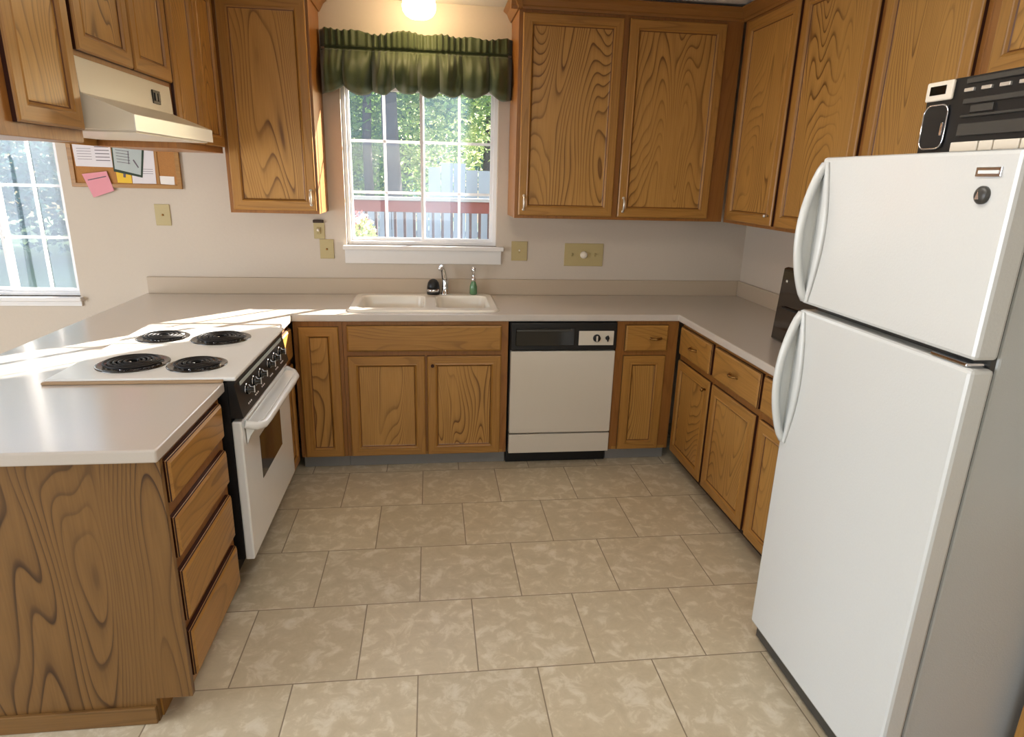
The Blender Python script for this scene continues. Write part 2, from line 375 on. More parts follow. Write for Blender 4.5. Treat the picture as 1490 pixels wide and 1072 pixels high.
struct(cells(MB(), [XL, -2.35, -.05, XR], [0, .88, 2.12, H], lambda x, z: not (-2.35 < x < -.05 and .88 < z < 2.12), YB-.14, YB, 'wall', 'y').build('wall_front'))

def window(name, x0, x1, z0, z1, yw, cols, zrows, meet, haze_right=False, facing=1, xs_m=None):
    """sliding window, room side at y=0"""
    root = bpy.data.objects.new(name, None); COL.objects.link(root); root.location = ((x0+x1)/2, 0, z0); struct(root)
    ox, oz = root.location.x, root.location.z
    X0, X1, Z0, Z1 = x0-ox, x1-ox, z0-oz, z1-oz
    f = MB(); t = .022
    cells(f, [X0, X0+t, X1-t, X1], [Z0, Z0+t, Z1-t, Z1], lambda x, z: not (X0+t < x < X1-t and Z0+t < z < Z1-t), .035, .12, 'vinyl', 'y')
    f.build('window_frame', root, .002)
    lst = [(X0+t, meet-ox+.012, .075, .1), (meet-ox-.014, X1-t, .05, .075)]
    for k, (a, b, ya, yb) in enumerate(lst):
        s = MB(); q = .018; za, zb = Z0+t, Z1-t
        cells(s, [a, a+q, b-q, b], [za, za+q, zb-q, zb], lambda x, z: not (a+q < x < b-q and za+q < z < zb-q), ya, yb, 'vinyl', 'y')
        sash = s.build('sash', root, .0015)
        m = MB()
        for xm in xs_m[k]: m.box(xm-ox-.008, xm-ox+.008, ya+.006, ya+.0138, za+q, zb-q, 'grille')
        for zm in zrows: m.box(a+q, b-q, ya+.0064, ya+.0134, zm-oz-.008, zm-oz+.008, 'grille')
        m.build('muntin_bars', sash)
        g = MB(); g.box(a+q-.004, b-q+.004, ya+.014, ya+.018, za+q-.004, zb-q+.004, 'pane_hazy' if (k == 1 and haze_right) else 'pane')
        g.build('glass_pane', sash)
    return root
w1 = window('window_1', KW[0], KW[1], KW[2], KW[3], 0, 2, (1.526, 1.822), -.47, True, xs_m=((-.695,), (-.25,)))
s = MB(); s.box(-.955+.4775, .025+.4775, -.045, .035, 1.19-KW[2], 1.215-KW[2], 'sill', .004); s.build('window_sill', w1)
s = MB(); s.box(-.947+.4775, .012+.4775, -.018, 0, 1.105-KW[2], 1.19-KW[2], 'sill', .003); s.build('sill_apron', w1)
w2 = window('window_2', DW[0], DW[1], DW[2], DW[3], 0, 2, (1.228, 1.52, 1.815), -2.885, False, xs_m=((-3.16,), (-2.675,)))
cx = (DW[0]+DW[1])/2
s = MB(); s.box(-3.47-cx, -2.478-cx, -.04, .035, .866-DW[2], .89-DW[2], 'sill', .004); s.build('window_sill', w2)
s = MB(); s.box(-3.46-cx, -2.487-cx, -.015, 0, .835-DW[2], .866-DW[2], 'sill', .002); s.build('sill_apron', w2)
# rear window and patio door, behind the photographer
def simple_frame(name, vertical_plane, a0, a1, z0, z1, pos, mid):
    f = MB(); t = .05
    cells(f, [a0, a0+t, mid-.03, mid+.03, a1-t, a1], [z0, z0+t, z1-t, z1], lambda a, z: not ((a0+t < a < mid-.03 or mid+.03 < a < a1-t) and z0+t < z < z1-t), pos-.05, pos, 'vinyl', vertical_plane)
    return struct(f.build(name))
simple_frame('window_3', 'y', -2.35, -.05, .88, 2.12, YB-.04, -1.2)
simple_frame('door_1', 'x', -4.35, -2.05, 0.0, 2.03, XL-.04, -3.2)

# ------------------------------------------------------------------ cabinet doors, drawers, pulls
def rings(mb, w, h, x0, z0, prof, fillmat):
    """nested rectangular rings; prof = [(inset, y, mat_v, mat_h)], the material belongs to the ring that starts there"""
    for i in range(len(prof)-1):
        a, ya, mv, mh = prof[i]; b, yb = prof[i+1][:2]
        A = [(x0+a, ya, z0+a), (x0+w-a, ya, z0+a), (x0+w-a, ya, z0+h-a), (x0+a, ya, z0+h-a)]
        B = [(x0+b, yb, z0+b), (x0+w-b, yb, z0+b), (x0+w-b, yb, z0+h-b), (x0+b, yb, z0+h-b)]
        for k in range(4):
            mb.raw([A[k], A[(k+1) % 4], B[(k+1) % 4], B[k]], [(0, 1, 2, 3)], mh if k in (0, 2) else mv)
    a, ya = prof[-1][:2]
    A = [(x0+a, ya, z0+a), (x0+w-a, ya, z0+a), (x0+w-a, ya, z0+h-a), (x0+a, ya, z0+h-a)]
    mb.raw(A, [(0, 1, 2, 3)], fillmat)
    a, ya = prof[0][:2]
    A = [(x0+a, ya, z0+a), (x0+a, ya, z0+h-a), (x0+w-a, ya, z0+h-a), (x0+w-a, ya, z0+a)]
    mb.raw(A, [(0, 1, 2, 3)], 'oak_v')
def pull(parent, x, z, vertical=True, mat='nickel', L=.075, y=-.02):
    p = MB(); n = 12
    pts = []
    for i in range(n+1):
        t = i/n; s_ = (t-.5)*L; d = y - .024*math.sin(PI*t)**.7
        pts.append((x, d, z+s_) if vertical else (x+s_, d, z))
    p.tube(pts, [.0046+.0026*math.sin(PI*i/n) for i in range(n+1)], mat, 8)
    for e in (-.5, .5):
        c = (x, y, z+e*L) if vertical else (x+e*L, y, z)
        p.lathe([(.008, 0.001), (.008, -.003), (.005, -.005)], c, mat, 12, 'y')
    return p.build('handle', parent)
def knob(parent, x, z, mat='brass', y=-.02, r=.013):
    p = MB(); p.lathe([(.006, .001), (.005, -.012), (r*.8, -.015), (r, -.020), (r*.85, -.025), (r*.3, -.028)], (x, y, z), mat, 16, 'y')
    return p.build('knob', parent)
def door(parent, x0, x1, z0, z1, hw=None, name='door', fw=.052):
    m = MB(); T = -.02
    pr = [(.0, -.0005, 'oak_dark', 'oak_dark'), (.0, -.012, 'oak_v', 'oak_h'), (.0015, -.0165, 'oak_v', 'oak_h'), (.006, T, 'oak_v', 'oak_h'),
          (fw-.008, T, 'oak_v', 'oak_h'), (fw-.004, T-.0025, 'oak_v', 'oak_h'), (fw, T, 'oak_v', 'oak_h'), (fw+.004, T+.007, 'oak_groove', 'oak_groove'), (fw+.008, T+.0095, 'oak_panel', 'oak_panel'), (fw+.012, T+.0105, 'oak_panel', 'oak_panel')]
    o_ = ((x0+x1)/2, 0, z0)
    rings(m, x1-x0, z1-z0, -(x1-x0)/2, 0, pr, 'oak_panel')
    d = m.build(name, parent, loc=o_)
    if hw:
        hw(d, x0-o_[0], x1-o_[0], z1-z0)
    return d
def drawer(parent, x0, x1, z0, z1, hw=None, name='drawer'):
    m = MB(); T = -.024
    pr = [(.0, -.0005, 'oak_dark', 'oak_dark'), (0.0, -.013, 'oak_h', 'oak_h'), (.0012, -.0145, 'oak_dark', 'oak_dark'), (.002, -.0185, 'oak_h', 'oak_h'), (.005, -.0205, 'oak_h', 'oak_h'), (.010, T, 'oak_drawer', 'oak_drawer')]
    o_ = ((x0+x1)/2, 0, z0)
    rings(m, x1-x0, z1-z0, -(x1-x0)/2, 0, pr, 'oak_drawer')
    d = m.build(name, parent, loc=o_)
    if hw: hw(d, x0-o_[0], x1-o_[0], z1-z0)
    return d
P_LL = lambda d, a, b, h: pull(d, a+.030, .070)           # lower left corner
P_LR = lambda d, a, b, h: pull(d, b-.026, .070)
K_LR = lambda d, a, b, h: knob(d, b-.03, .05, 'nickel', r=.009)
K_TR = lambda d, a, b, h: knob(d, b-.035, h-.05, 'brass', r=.012)
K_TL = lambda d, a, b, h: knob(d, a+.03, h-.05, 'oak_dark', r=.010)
P_DR = lambda d, a, b, h: pull(d, (a+b)/2, h/2, False, 'brass', .07, -.024)
P_DRR = lambda d, a, b, h: pull(d, b-.075, h/2, False, 'brass', .06, -.024)

def base_cab(label, origin, rz, W, depth, doors=(), drawers=(), falses=(), kick='kick', end_left=False, kick_in=.06, group='oak base cabinets', z0=.088, kx=(0, 0)):
    t = thing('base_cabinet', label, 'cabinet', (origin[0], origin[1], 0), rz, group)
    c = MB(); T = .018; Z1 = .874
    c.box(0, T, .0, depth, z0, Z1, 'oak_face'); c.box(W-T, W, .0, depth, z0, Z1, 'oak_face')
    c.box(T, W-T, depth-.006, depth, z0, Z1, 'oak_face'); c.box(T, W-T, 0, depth-.006, z0, z0+T, 'oak_v')
    c.box(T, W-T, 0, .02, z0+T, Z1, 'oak_face')
    c.build('body', t)
    k = MB(); k.box(kx[0], W-kx[1], kick_in, kick_in+.015, .001, z0, kick); k.build('toe_kick', t)
    for d in doors: door(t, *d)
    for d in drawers: drawer(t, *d)
    for d in falses: drawer(t, *d, name='false_drawer_front')
    return t
def crown(mb, x0, x1, z, h=.07, out_=.05, y=0.0, mat='oak_crown'):
    poly = [(y+.01, z), (y-.008, z), (y-.012, z+.012), (y-.018, z+.016), (y-.030, z+.040), (y-out_+.006, z+.052), (y-out_, z+.056), (y-out_, z+h), (y+.01, z+h)]
    mb.prism(poly, 'x', x0, x1, mat)

# ---- base run along the back wall (front frame at y=-.61)
FY = -.61
base_cab('narrow oak base cabinet with one tall thin door, left of the sink cabinet', (-1.16, FY), 0, .255, .59,
         doors=[(.026, .236, .092, .845, None)])
base_cab('wide oak sink base cabinet with two doors and a false drawer front, under the sink', (-.903, FY), 0, .899, .59,
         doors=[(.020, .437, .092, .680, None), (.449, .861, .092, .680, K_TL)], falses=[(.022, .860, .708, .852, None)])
base_cab('small oak base cabinet with one drawer and one door, right of the dishwasher', (.616, FY), 0, .364, .59,
         doors=[(.048, .298, .092, .672, None)], drawers=[(.048, .300, .700, .853, P_DRR)])
# ---- right run facing left (front frame at x=1.0)
base_cab('oak base cabinet on the right wall, in the corner, with brass knob door', (1.0, -.632), -PI/2, .462, .60,
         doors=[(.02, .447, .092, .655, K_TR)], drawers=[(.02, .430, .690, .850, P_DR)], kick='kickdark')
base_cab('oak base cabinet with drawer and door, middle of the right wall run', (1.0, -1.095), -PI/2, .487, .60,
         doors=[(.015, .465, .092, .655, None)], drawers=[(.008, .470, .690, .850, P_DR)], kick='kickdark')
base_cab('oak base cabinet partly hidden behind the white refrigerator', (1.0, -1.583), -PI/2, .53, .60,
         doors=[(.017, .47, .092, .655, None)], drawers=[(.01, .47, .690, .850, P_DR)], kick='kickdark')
# ---- left run facing right (front frame at x=-1.18)
base_cab('narrow oak base cabinet between the range and the back corner', (-1.18, -.995), PI/2, .36, .56,
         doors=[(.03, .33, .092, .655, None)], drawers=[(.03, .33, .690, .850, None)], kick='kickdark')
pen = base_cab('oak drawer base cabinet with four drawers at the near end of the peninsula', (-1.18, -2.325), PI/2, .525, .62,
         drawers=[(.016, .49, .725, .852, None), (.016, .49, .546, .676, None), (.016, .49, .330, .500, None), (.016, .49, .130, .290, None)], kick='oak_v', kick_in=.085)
e = MB()
cells(e, [-.015, .090, .618], [.0, .085, .874], lambda x, z: not (x < .09 and z < .085), -.022, -.002, 'oak_big', 'x')
e.build('end_panel', pen)
e = MB(); e.box(-.034, -.022, .092, .618, 0.001, .062, 'oak_big_h', .002); e.build('base_trim', pen)
# peninsula back (towards the dining room)
o = MB(); o.box(-1.822, -1.80, -2.30, -.01, .001, .874, 'oak_big'); 
tag(o.build('peninsula_back_panel'), 'oak panel closing the dining side of the peninsula under the worktop', 'panel')

# ------------------------------------------------------------------ worktop
ct = thing('countertop', 'beige laminate U-shaped worktop with raised backsplash, running along three sides', 'worktop', (0, 0, .876))
m = MB()
def inside(x, y):
    if -.855 < x < -.08 and -.555 < y < -.062: return False
    if x < -1.158: return not (x > -1.738 and -1.782 < y < -.998)
    if x > .965: return y > -2.125
    return y > -.635
cells(m, [-2.12, -1.738, -1.158, -.855, -.08, .965, XR-.001], [-2.373, -2.125, -1.782, -.998, -.635, -.555, -.062, -.001], inside, 0, .038, 'counter')
m.build('worktop_slab', ct, .006, seg=3)
b = MB(); b.box(-2.105, XR-.022, -.021, -.001, .038, .137, 'splash'); b.box(XR-.021, XR-.001, -2.125, -.001, .038, .137, 'splash')
b.build('backsplash', ct, .003)

# ------------------------------------------------------------------ sink
sk = thing('kitchen_sink', 'cream double-bowl drop-in kitchen sink under the window', 'sink', (0, 0, .914))
def rrect(x0, x1, y0, y1, r, n=6):
    pts = []
    for cx_, cy_, a0 in ((x1-r, y1-r, 0), (x0+r, y1-r, PI/2), (x0+r, y0+r, PI), (x1-r, y0+r, 1.5*PI)):
        for k in range(n+1):
            a = a0 + PI/2*k/n; pts.append((cx_+r*math.cos(a), cy_+r*math.sin(a)))
    return pts
def loft(mb, loops, mat, close_last=True, smooth=True):
    n = len(loops[0]); vs = [p for l in loops for p in l]; fs = []
    for i in range(len(loops)-1):
        for k in range(n): fs.append((i*n+k, i*n+(k+1) % n, (i+1)*n+(k+1) % n, (i+1)*n+k))
    if close_last: fs.append([(len(loops)-1)*n+k for k in range(n)])
    mb.raw(vs, fs, mat, smooth)
def rr3(x0, x1, y0, y1, r, z): return [(a, b, z) for a, b in rrect(x0, x1, y0, y1, r)]
SX0, SX1, SY0, SY1 = -.885, -.048, -.578, -.040
m = MB()
# rim as a deck with two holes
bmk = bmesh.new()
def ring_edges(pts, z):
    vs = [bmk.verts.new((a, b, z)) for a, b in pts]
    return [bmk.edges.new((vs[i], vs[(i+1) % len(vs)])) for i in range(len(vs))]
bowls = [(-.842, -.462, -.505, -.115), (-.405, -.092, -.505, -.115)]
ed = ring_edges(rrect(SX0+.012, SX1-.012, SY0+.012, SY1-.012, .05), .012)
for bw in bowls: ed += ring_edges(rrect(*bw, .055), .012)
bmesh.ops.triangle_fill(bmk, use_beauty=True, edges=ed)
m.bm(bmk, 'sink')
loft(m, [rr3(SX0, SX1, SY0, SY1, .055, .0005), rr3(SX0+.002, SX1-.002, SY0+.002, SY1-.002, .055, .007), rr3(SX0+.012, SX1-.012, SY0+.012, SY1-.012, .05, .012)], 'sink', False)
m.build('rim', sk)
for bw in bowls:
    x0, x1, y0, y1 = bw
    m = MB()
    L_ = []
    for ins, z in ((0, .012), (.004, .009), (.008, 0), (.012, -.06), (.018, -.13), (.030, -.160), (.06, -.168)):
        L_.append(rr3(x0+ins, x1-ins, y0+ins, y1-ins, max(.02, .055-ins*.3), z))
    loft(m, L_, 'sink')
    bo = m.build('bowl', sk)
    d = MB(); cx_, cy_ = (x0+x1)/2, (y0+y1)/2
    d.lathe([(.044, -.1675), (.042, -.164), (.030, -.166), (.028, -.1672)], (cx_, cy_, 0), 'chrome', 24)
    d.build('drain', bo)
# faucet
fa = thing('faucet', 'chrome single-lever kitchen faucet with curved spout behind the sink', 'faucet', (-.34, -.072, .9265))
m = MB(); m.lathe([(.030, 0), (.030, .006), (.022, .012), (.019, .05), (.020, .09), (.015, .10)], (0, 0, 0), 'chrome', 24); m.build('base', fa)
m = MB(); pts = []
for i in range(15):
    t_ = i/14; a = PI*.98*t_*.62
    pts.append((-.004-.03*t_, -.01-.13*(t_**1.25), .085+.10*math.sin(PI*.62*t_+.12)))
m.tube(pts, [.017-.006*i/14 for i in range(15)], 'chrome', 14); m.build('spout', fa)
m = MB(); m.tube([(-.002, 0, .09), (-.006, .008, .125), (-.016, .01, .16), (-.03, .004, .178)], [.016, .014, .012, .007], 'chrome', 12); m.build('lever', fa)
# black scrubber
sb = thing('scrub_brush', 'black domed dish brush with silver band on the sink ledge, left of the faucet', 'brush', (-.414, -.07, .9265))
m = MB(); m.lathe([(.040, .0), (.040, .020), (.038, .021)], (0, 0, 0), 'black', 24); m.build('foot', sb)
m = MB(); m.lathe([(.0405, .018), (.0405, .032), (.038, .033)], (0, 0, 0), 'chrome', 24); m.build('band', sb)
m = MB(); m.lathe([(.039, .033), (.038, .05), (.033, .072), (.022, .088), (.008, .094)], (0, 0, 0), 'black', 24); m.build('dome', sb)
# soap dispenser
sp = thing('soap_dispenser', 'small green soap bottle with chrome pump on the sink ledge', 'soap dispenser', (-.165, -.07, .9265))
m = MB(); m.lathe([(.020, 0), (.024, .004), (.023, .05), (.015, .075), (.010, .085)], (0, 0, 0), 'soap', 20); m.build('bottle', sp)
m = MB(); m.lathe([(.013, .082), (.014, .10), (.008, .105), (.007, .135), (.014, .140), (.015, .165), (.008, .172)], (0, 0, 0), 'chrome', 18)
m.tube([(0, 0, .155), (0, -.03, .158), (0, -.04, .150)], [.007, .006, .004], 'chrome', 8); m.build('pump', sp)

# ------------------------------------------------------------------ dishwasher
dw = thing('dishwasher', 'almond dishwasher with black control panel between the oak cabinets', 'dishwasher', (0.003, -.61, 0))
m = MB(); m.box(.002, .605, .0, .57, .09, .872, 'black'); m.build('tub', dw)
m = MB(); m.box(.006, .602, -.036, -.001, .218, .708, 'almond', .004); m.build('door', dw)
m = MB(); m.box(.006, .602, -.034, -.001, .092, .208, 'almond', .004); m.build('lower_panel', dw)
m = MB(); m.box(.004, .604, -.040, -.001, .716, .870, 'black', .004); m.build('control_panel', dw)
cp = MB(); cp.box(.385, .585, -.044, -.041, .744, .826, 'almond', .001); cpo = cp.build('dial_plate', dw)
m = MB(); m.lathe([(.022, 0), (.020, -.012), (.012, -.014)], (.487, -.0435, .785), 'black', 20, 'y'); m.build('dial', cpo)
m = MB(); m.box(.481, .490, -.0615, -.058, .770, .800, 'almond'); m.build('dial_pointer', cpo)
m = MB(); m.lathe([(.012, 0), (.010, -.010), (.006, -.012)], (.548, -.0435, .785), 'black', 16, 'y'); m.box(.544, .552, -.062, -.052, .768, .802, 'black', .002); m.build('latch_knob', cpo)
m = MB(); m.box(.03, .36, -.0455, -.040, .742, .842, 'blackg', .003); m.box(.034, .34, -.058, -.045, .826, .836, 'dgrey', .003); m.build('handle', dw)
m = MB(); m.box(.0, .606, .05, .065, .001, .09, 'black'); m.build('toe_panel', dw)

# ------------------------------------------------------------------ range
rg = thing('electric_range', 'white drop-in electric range with black control panel set in the peninsula', 'stove', (-1.158, -1.779, 0))
RW = .778   # length along y
m = MB(); m.box(-.555, .006, .004, RW-.002, .19, .910, 'black'); m.build('body', rg)
m = MB()
m.box(-.585, .040, -.004, RW+.006, .9155, .930, 'white', .005); m.build('cooktop', rg)
# control panel: leaning face
m = MB(); m.prism([(.006, .770), (.052, .770), (.046, .800), (.030, .895), (.034, .914), (.006, .914)], 'y', .004, RW-.002, 'black')
for i, yy in enumerate((.12, .22, .32, .46, .56, .66)):
    for j in range(3): m.box(.044, .0495, yy-.025+j*.018, yy-.017+j*.018, .793, .799, 'paper')
cpn = m.build('control_panel', rg, .002)
m = MB()
m.prism([(.0335, .880), (.036, .880), (.0345, .893), (.032, .893)], 'y', .06, RW-.05, 'paperg'); m.build('highlight_strip', cpn)  # pale strip colour stands in for a shiny highlight
for i, yy in enumerate((.12, .22, .32, .46, .56, .66)):
    m = MB(); zc = .845
    m.lathe([(.023, -.001), (.023, .001)], (.0385, yy, zc), 'chrome', 18, 'x'); m.lathe([(.019, 0), (.018, .012), (.011, .014), (.010, .026), (.007, .028)], (.0385, yy, zc), 'blackg', 18, 'x')
    k = m.build('knob', cpn)
    q = MB(); q.box(.0660, .0685, yy-.003, yy+.003, zc-.012, zc+.014, 'white'); q.build('knob_pointer', k)
# oven door
m = MB(); m.box(.008, .042, .002, RW, .188, .758, 'white', .006); od = m.build('oven_door', rg)
m = MB(); m.box(.0415, .0435, .215, .565, .43, .615, 'glassdark', .0008); m.build('oven_window', od)
m = MB()
hz = .728; hp = [(.044, .035, hz+.01), (.082, .05, hz-.004), (.098, .085, hz-.010), (.100, .16, hz-.012), (.100, RW-.17, hz-.012), (.098, RW-.09, hz-.010), (.082, RW-.05, hz-.004), (.044, RW-.035, hz+.01)]
m.tube(hp, .016, 'white', 12, 1.0)
m.prism([(.045, .035), (.085, .06), (.098, .10), (.098, RW-.10), (.085, RW-.06), (.045, RW-.035)], 'z', hz+.004, hz+.010, 'white')
m.prism([(.045, hz+.008), (.084, hz-.004), (.060, hz-.040), (.045, hz-.075)], 'y', .040, .058, 'white')
m.prism([(.045, hz+.008), (.084, hz-.004), (.060, hz-.040), (.045, hz-.075)], 'y', RW-.058, RW-.040, 'white')
m.build('door_handle', od, .002)
m = MB(); m.box(-.50, -.09, .01, RW-.02, .001, .19, 'black'); m.build('base', rg)
m = MB(); m.box(-.588, .0, -.022, -.0045, .9145, .9245, 'tan_strip', .003); m.build('edge_trim_strip', rg)['label'] = 'tan trim strip along the near edge of the cooktop'
# burners
def burner(x, y, r, mat='pan'):
    lx, ly = x+1.158, y+1.779
    m = MB(); m.lathe([(r+.012, .930), (r+.010, .9335), (r+.002, .9335), (r-.004, .9315), (r*.5, .9312), (.004, .9312)], (lx, ly, 0), 'pan', 36, cap=False)
    m.lathe([(r+.013, .9302), (r+.013, .9325), (r+.008, .934), (r+.005, .9335)], (lx, ly, 0), 'blackg', 36, cap=False)
    bo = m.build('burner', rg)
    c = MB(); pts = []; turns = 4 if r < .1 else 5; n = turns*26
    for i in range(n+1):
        t_ = i/n; a = 2*PI*turns*t_; rr = .018+(r-.026)*t_; pts.append((lx+rr*math.cos(a), ly+rr*math.sin(a), .9405))
    c.tube(pts, .0052, 'coil', 7, .75)
    for k in range(3):
        a = 2*PI*k/3+.5; c.tube([(lx+.012*math.cos(a), ly+.012*math.sin(a), .9345), (lx+(r-.01)*math.cos(a), ly+(r-.01)*math.sin(a), .9345)], .0025, 'chrome', 6)
    c.build('coil', bo)
burner(-1.535, -1.592, .112); burner(-1.300, -1.615, .092); burner(-1.583, -1.180, .092); burner(-1.335, -1.208, .108)

# ------------------------------------------------------------------ wall cabinets
def wall_cab(label, origin, rz, W, depth, z0, z1, doors, crown_span=None, group='oak wall cabinets', extra=None):
    t = thing('wall_cabinet', label, 'cabinet', (origin[0], origin[1], z0), rz, group)
    c = MB(); c.box(0, W, 0, depth, 0, z1-z0, 'oak_face'); c.build('body', t, .0015)
    for (a, b, za, zb, hw) in doors: door(t, a, b, za-z0, zb-z0, hw)
    if crown_span is not None:
        m = MB(); crown(m, crown_span[0], crown_span[1], 2.482-z0, .062, .05)
        if extra: extra(m, z0)
        m.build('crown_molding', t)
    return t
ZU = 1.413; DZ0, DZ1 = 1.430, 2.466; ZT = 2.54
def left_return(m, z0):
    x = 0.0
    poly = [(x+.01, 2.482-z0), (x-.008, 2.482-z0), (x-.018, 2.498-z0), (x-.030, 2.522-z0), (x-.05, 2.538-z0), (x-.05, 2.544-z0), (x+.01, 2.544-z0)]
    m.prism(poly, 'y', -.05, .325, 'oak_crown')
def right_return(W):
    def f(m, z0):
        poly = [(W-.01, 2.482-z0), (W+.008, 2.482-z0), (W+.018, 2.498-z0), (W+.030, 2.522-z0), (W+.05, 2.538-z0), (W+.05, 2.544-z0), (W-.01, 2.544-z0)]
        m.prism(poly, 'y', -.05, .325, 'oak_crown')
    return f
wall_cab('oak wall cabinet with two tall doors, right of the kitchen window', (.047, -.326), 0, 1.245, .325, ZU, ZT,
         [(.020, .568, DZ0, DZ1, P_LL), (.600, 1.147, DZ0, DZ1, P_LL)], (-.045, 1.245), extra=left_return)
wall_cab('oak wall cabinet with one tall door, left of the kitchen window', (-1.50, -.326), 0, .468, .325, ZU, ZT,
         [(.022, .456, DZ0, DZ1, P_LR)], (0, .513), extra=right_return(.468))
XU = XR-.326
wall_cab('oak wall cabinet with one tall door, right wall beside the back corner', (XU, -.345), -PI/2, .590, .325, ZU, ZT,
         [(.062, .576, DZ0, DZ1, K_LR)], (-.03, .590))
wall_cab('oak wall cabinet with two tall doors above the refrigerator end of the right worktop', (XU, -.936), -PI/2, 1.10, .325, ZU, ZT,
         [(.024, .568, DZ0, DZ1, None), (.608, 1.080, DZ0, DZ1, None)], (0, 1.10))
wall_cab('short oak wall cabinet above the refrigerator and the stereo', (XU, -2.037), -PI/2, .95, .325, 1.945, ZT,
         [(.045, .46, 1.972, DZ1, None), (.49, .92, 1.972, DZ1, None)], (0, .95))
# hanging run over the peninsula, facing right (front frame x=-1.504)
HX = -1.504
wall_cab('oak hanging cabinet with two narrow doors between the range hood and the back wall', (HX, -.99), PI/2, .645, .325, 1.715, ZT,
         [(.012, .322, 1.745, DZ1, None), (.334, .628, 1.745, DZ1, None)], (0, .645))
hc = wall_cab('short oak hanging cabinet with two doors directly above the range hood', (HX, -1.762), PI/2, .771, .325, 1.955, ZT,
         [(.012, .395, 1.972, DZ1, None), (.410, .760, 1.972, DZ1, None)], (0, .771))
m = MB(); m.box(0, .771, .315, .335, 1.715-1.955, 0.0, 'oak_h'); m.build('back_panel', hc)
wall_cab('oak hanging cabinet at the near left end above the peninsula', (HX, -2.36), PI/2, .597, .325, 1.702, ZT,
         [(.24, .578, 1.738, DZ1, None), (-.12, .205, 1.738, DZ1, None)] if False else [(.245, .578, 1.738, DZ1, None)], (0, .597))

# ------------------------------------------------------------------ range hood
rh = thing('range_hood', 'ivory under-cabinet range hood with sloping canopy above the range', 'range hood', (HX, -1.752, 1.745))
m = MB(); Wd = .752
prof = [(-.30, .0), (.152, .0), (.152, .046), (.150, .050), (.006, .105), (.002, .211), (-.30, .211)]
n_ = len(prof)
m.prism(prof, 'y', 0, Wd, 'ivory'); m.build('canopy', rh, .002)
m = MB(); m.box(.1515, .1545, -.001, Wd+.001, -.002, .048, 'white', .001); m.build('front_lip', rh)['label'] = 'white front lip'
m = MB(); m.box(.0035, .009, .555, .625, .130, .180, 'black', .001); sw = m.build('switch_plate', rh)
for q in (.565, .595): m = MB(); m.box(.0085, .014, q, q+.020, .140, .170, 'dgrey', .002); m.build('switch_button', sw)
m = MB(); m.box(-.28, .14, .03, Wd-.03, -.006, .0005, 'almond'); m.build('filter', rh)

# ------------------------------------------------------------------ refrigerator
fg = thing('refrigerator', 'white top-freezer refrigerator standing at the right', 'refrigerator', (.75, -2.14, 0))
# local: x into body (+), y negative towards viewer
Wf = .688
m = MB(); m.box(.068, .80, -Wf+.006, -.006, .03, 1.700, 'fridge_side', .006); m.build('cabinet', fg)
def fdoor(z0, z1, nm):
    m = MB(); m.box(.0, .060, -Wf, 0, z0, z1, 'fridge', .010); return m.build(nm, fg)
fd1 = fdoor(1.272, 1.715, 'freezer_door'); fd2 = fdoor(.065, 1.252, 'fridge_door')
m = MB(); m.box(.055, .070, -Wf+.012, -.012, .07, 1.705, 'dgrey'); m.build('gasket', fg)
m = MB(); m.box(.02, .07, -Wf+.02, -.02, .012, .06, 'dgrey'); m.build('toe_grille', fg)
for q in (-.05, -Wf+.05):
    for xx in (.15, .74): m = MB(); m.lathe([(.02, 0.001), (.02, .03)], (xx, q, 0), 'black', 12); m.build('foot', fg)
def fhandle(par, z0, z1):
    # broad crescent grip standing off the far edge of the door
    m = MB(); n = 20; L = z1-z0; vs = []; fs = []
    for i in range(n+1):
        t_ = i/n; b_ = math.sin(PI*t_)**.75; x = -.004-.052*b_; z = z0+L*t_; th = .016
        ya = -.004+.000*b_; yb = -.030-.014*(1-b_)*0
        sec = [(x, ya), (x-.006, ya-.010), (x-.006, yb+.006), (x, yb), (x+th, yb+.002), (x+th, ya)]
        for (a, c) in sec: vs.append((a, c, z))
    k = 6
    for i in range(n):
        for j in range(k): fs.append((i*k+j, i*k+(j+1) % k, (i+1)*k+(j+1) % k, (i+1)*k+j))
    fs.append(list(range(k))); fs.append([n*k+j for j in range(k)])
    m.raw(vs, fs, 'fridge', True)
    web = [(.002, z0+.004)]+[(-.002-.050*math.sin(PI*i/n)**.75, z0+.004+(L-.008)*i/n) for i in range(1, n)]+[(.002, z1-.004)]
    m.prism([(a, c) for a, c in web], 'y', -.009, -.0045, 'fridge'); m.build('handle', par)
    # inner backing shell
    m = MB(); vs = []; fs = []
    for i in range(n+1):
        t_ = i/n; b_ = math.sin(PI*t_); z = z0+L*t_
        for (x, y) in ((-.003, -.02), (-.0065, -.03-.022*b_), (-.001, -.04-.036*b_), (.002, -.02)): vs.append((x, y, z))
    for i in range(n):
        for j in range(4): fs.append((i*4+j, i*4+(j+1) % 4, (i+1)*4+(j+1) % 4, (i+1)*4+j))
    m.raw(vs, fs, 'fridge', True); m.build('handle_recess_plate', par)
fhandle(fd1, 1.280, 1.700); fhandle(fd2, .800, 1.246)
m = MB(); m.box(-.004, .0005, -.648, -.582, 1.660, 1.680, 'chrome', .0015); nb = m.build('name_badge', fd1)
m = MB(); m.box(-.0055, -.0038, -.642, -.590, 1.666, 1.673, 'white', .0005); m.build('badge_inlay', nb)
m = MB(); m.lathe([(.019, .001), (.019, -.006), (.014, -.010), (.004, -.012)], (0, -.612, 1.622), 'dgrey', 24, 'x')
em = m.build('round_emblem', fd1)
m = MB(); m.prism([(-.617, 1.613), (-.606, 1.613), (-.6115, 1.632)], 'x', -.0145, -.010, 'chrome'); m.build('emblem_mark', em)
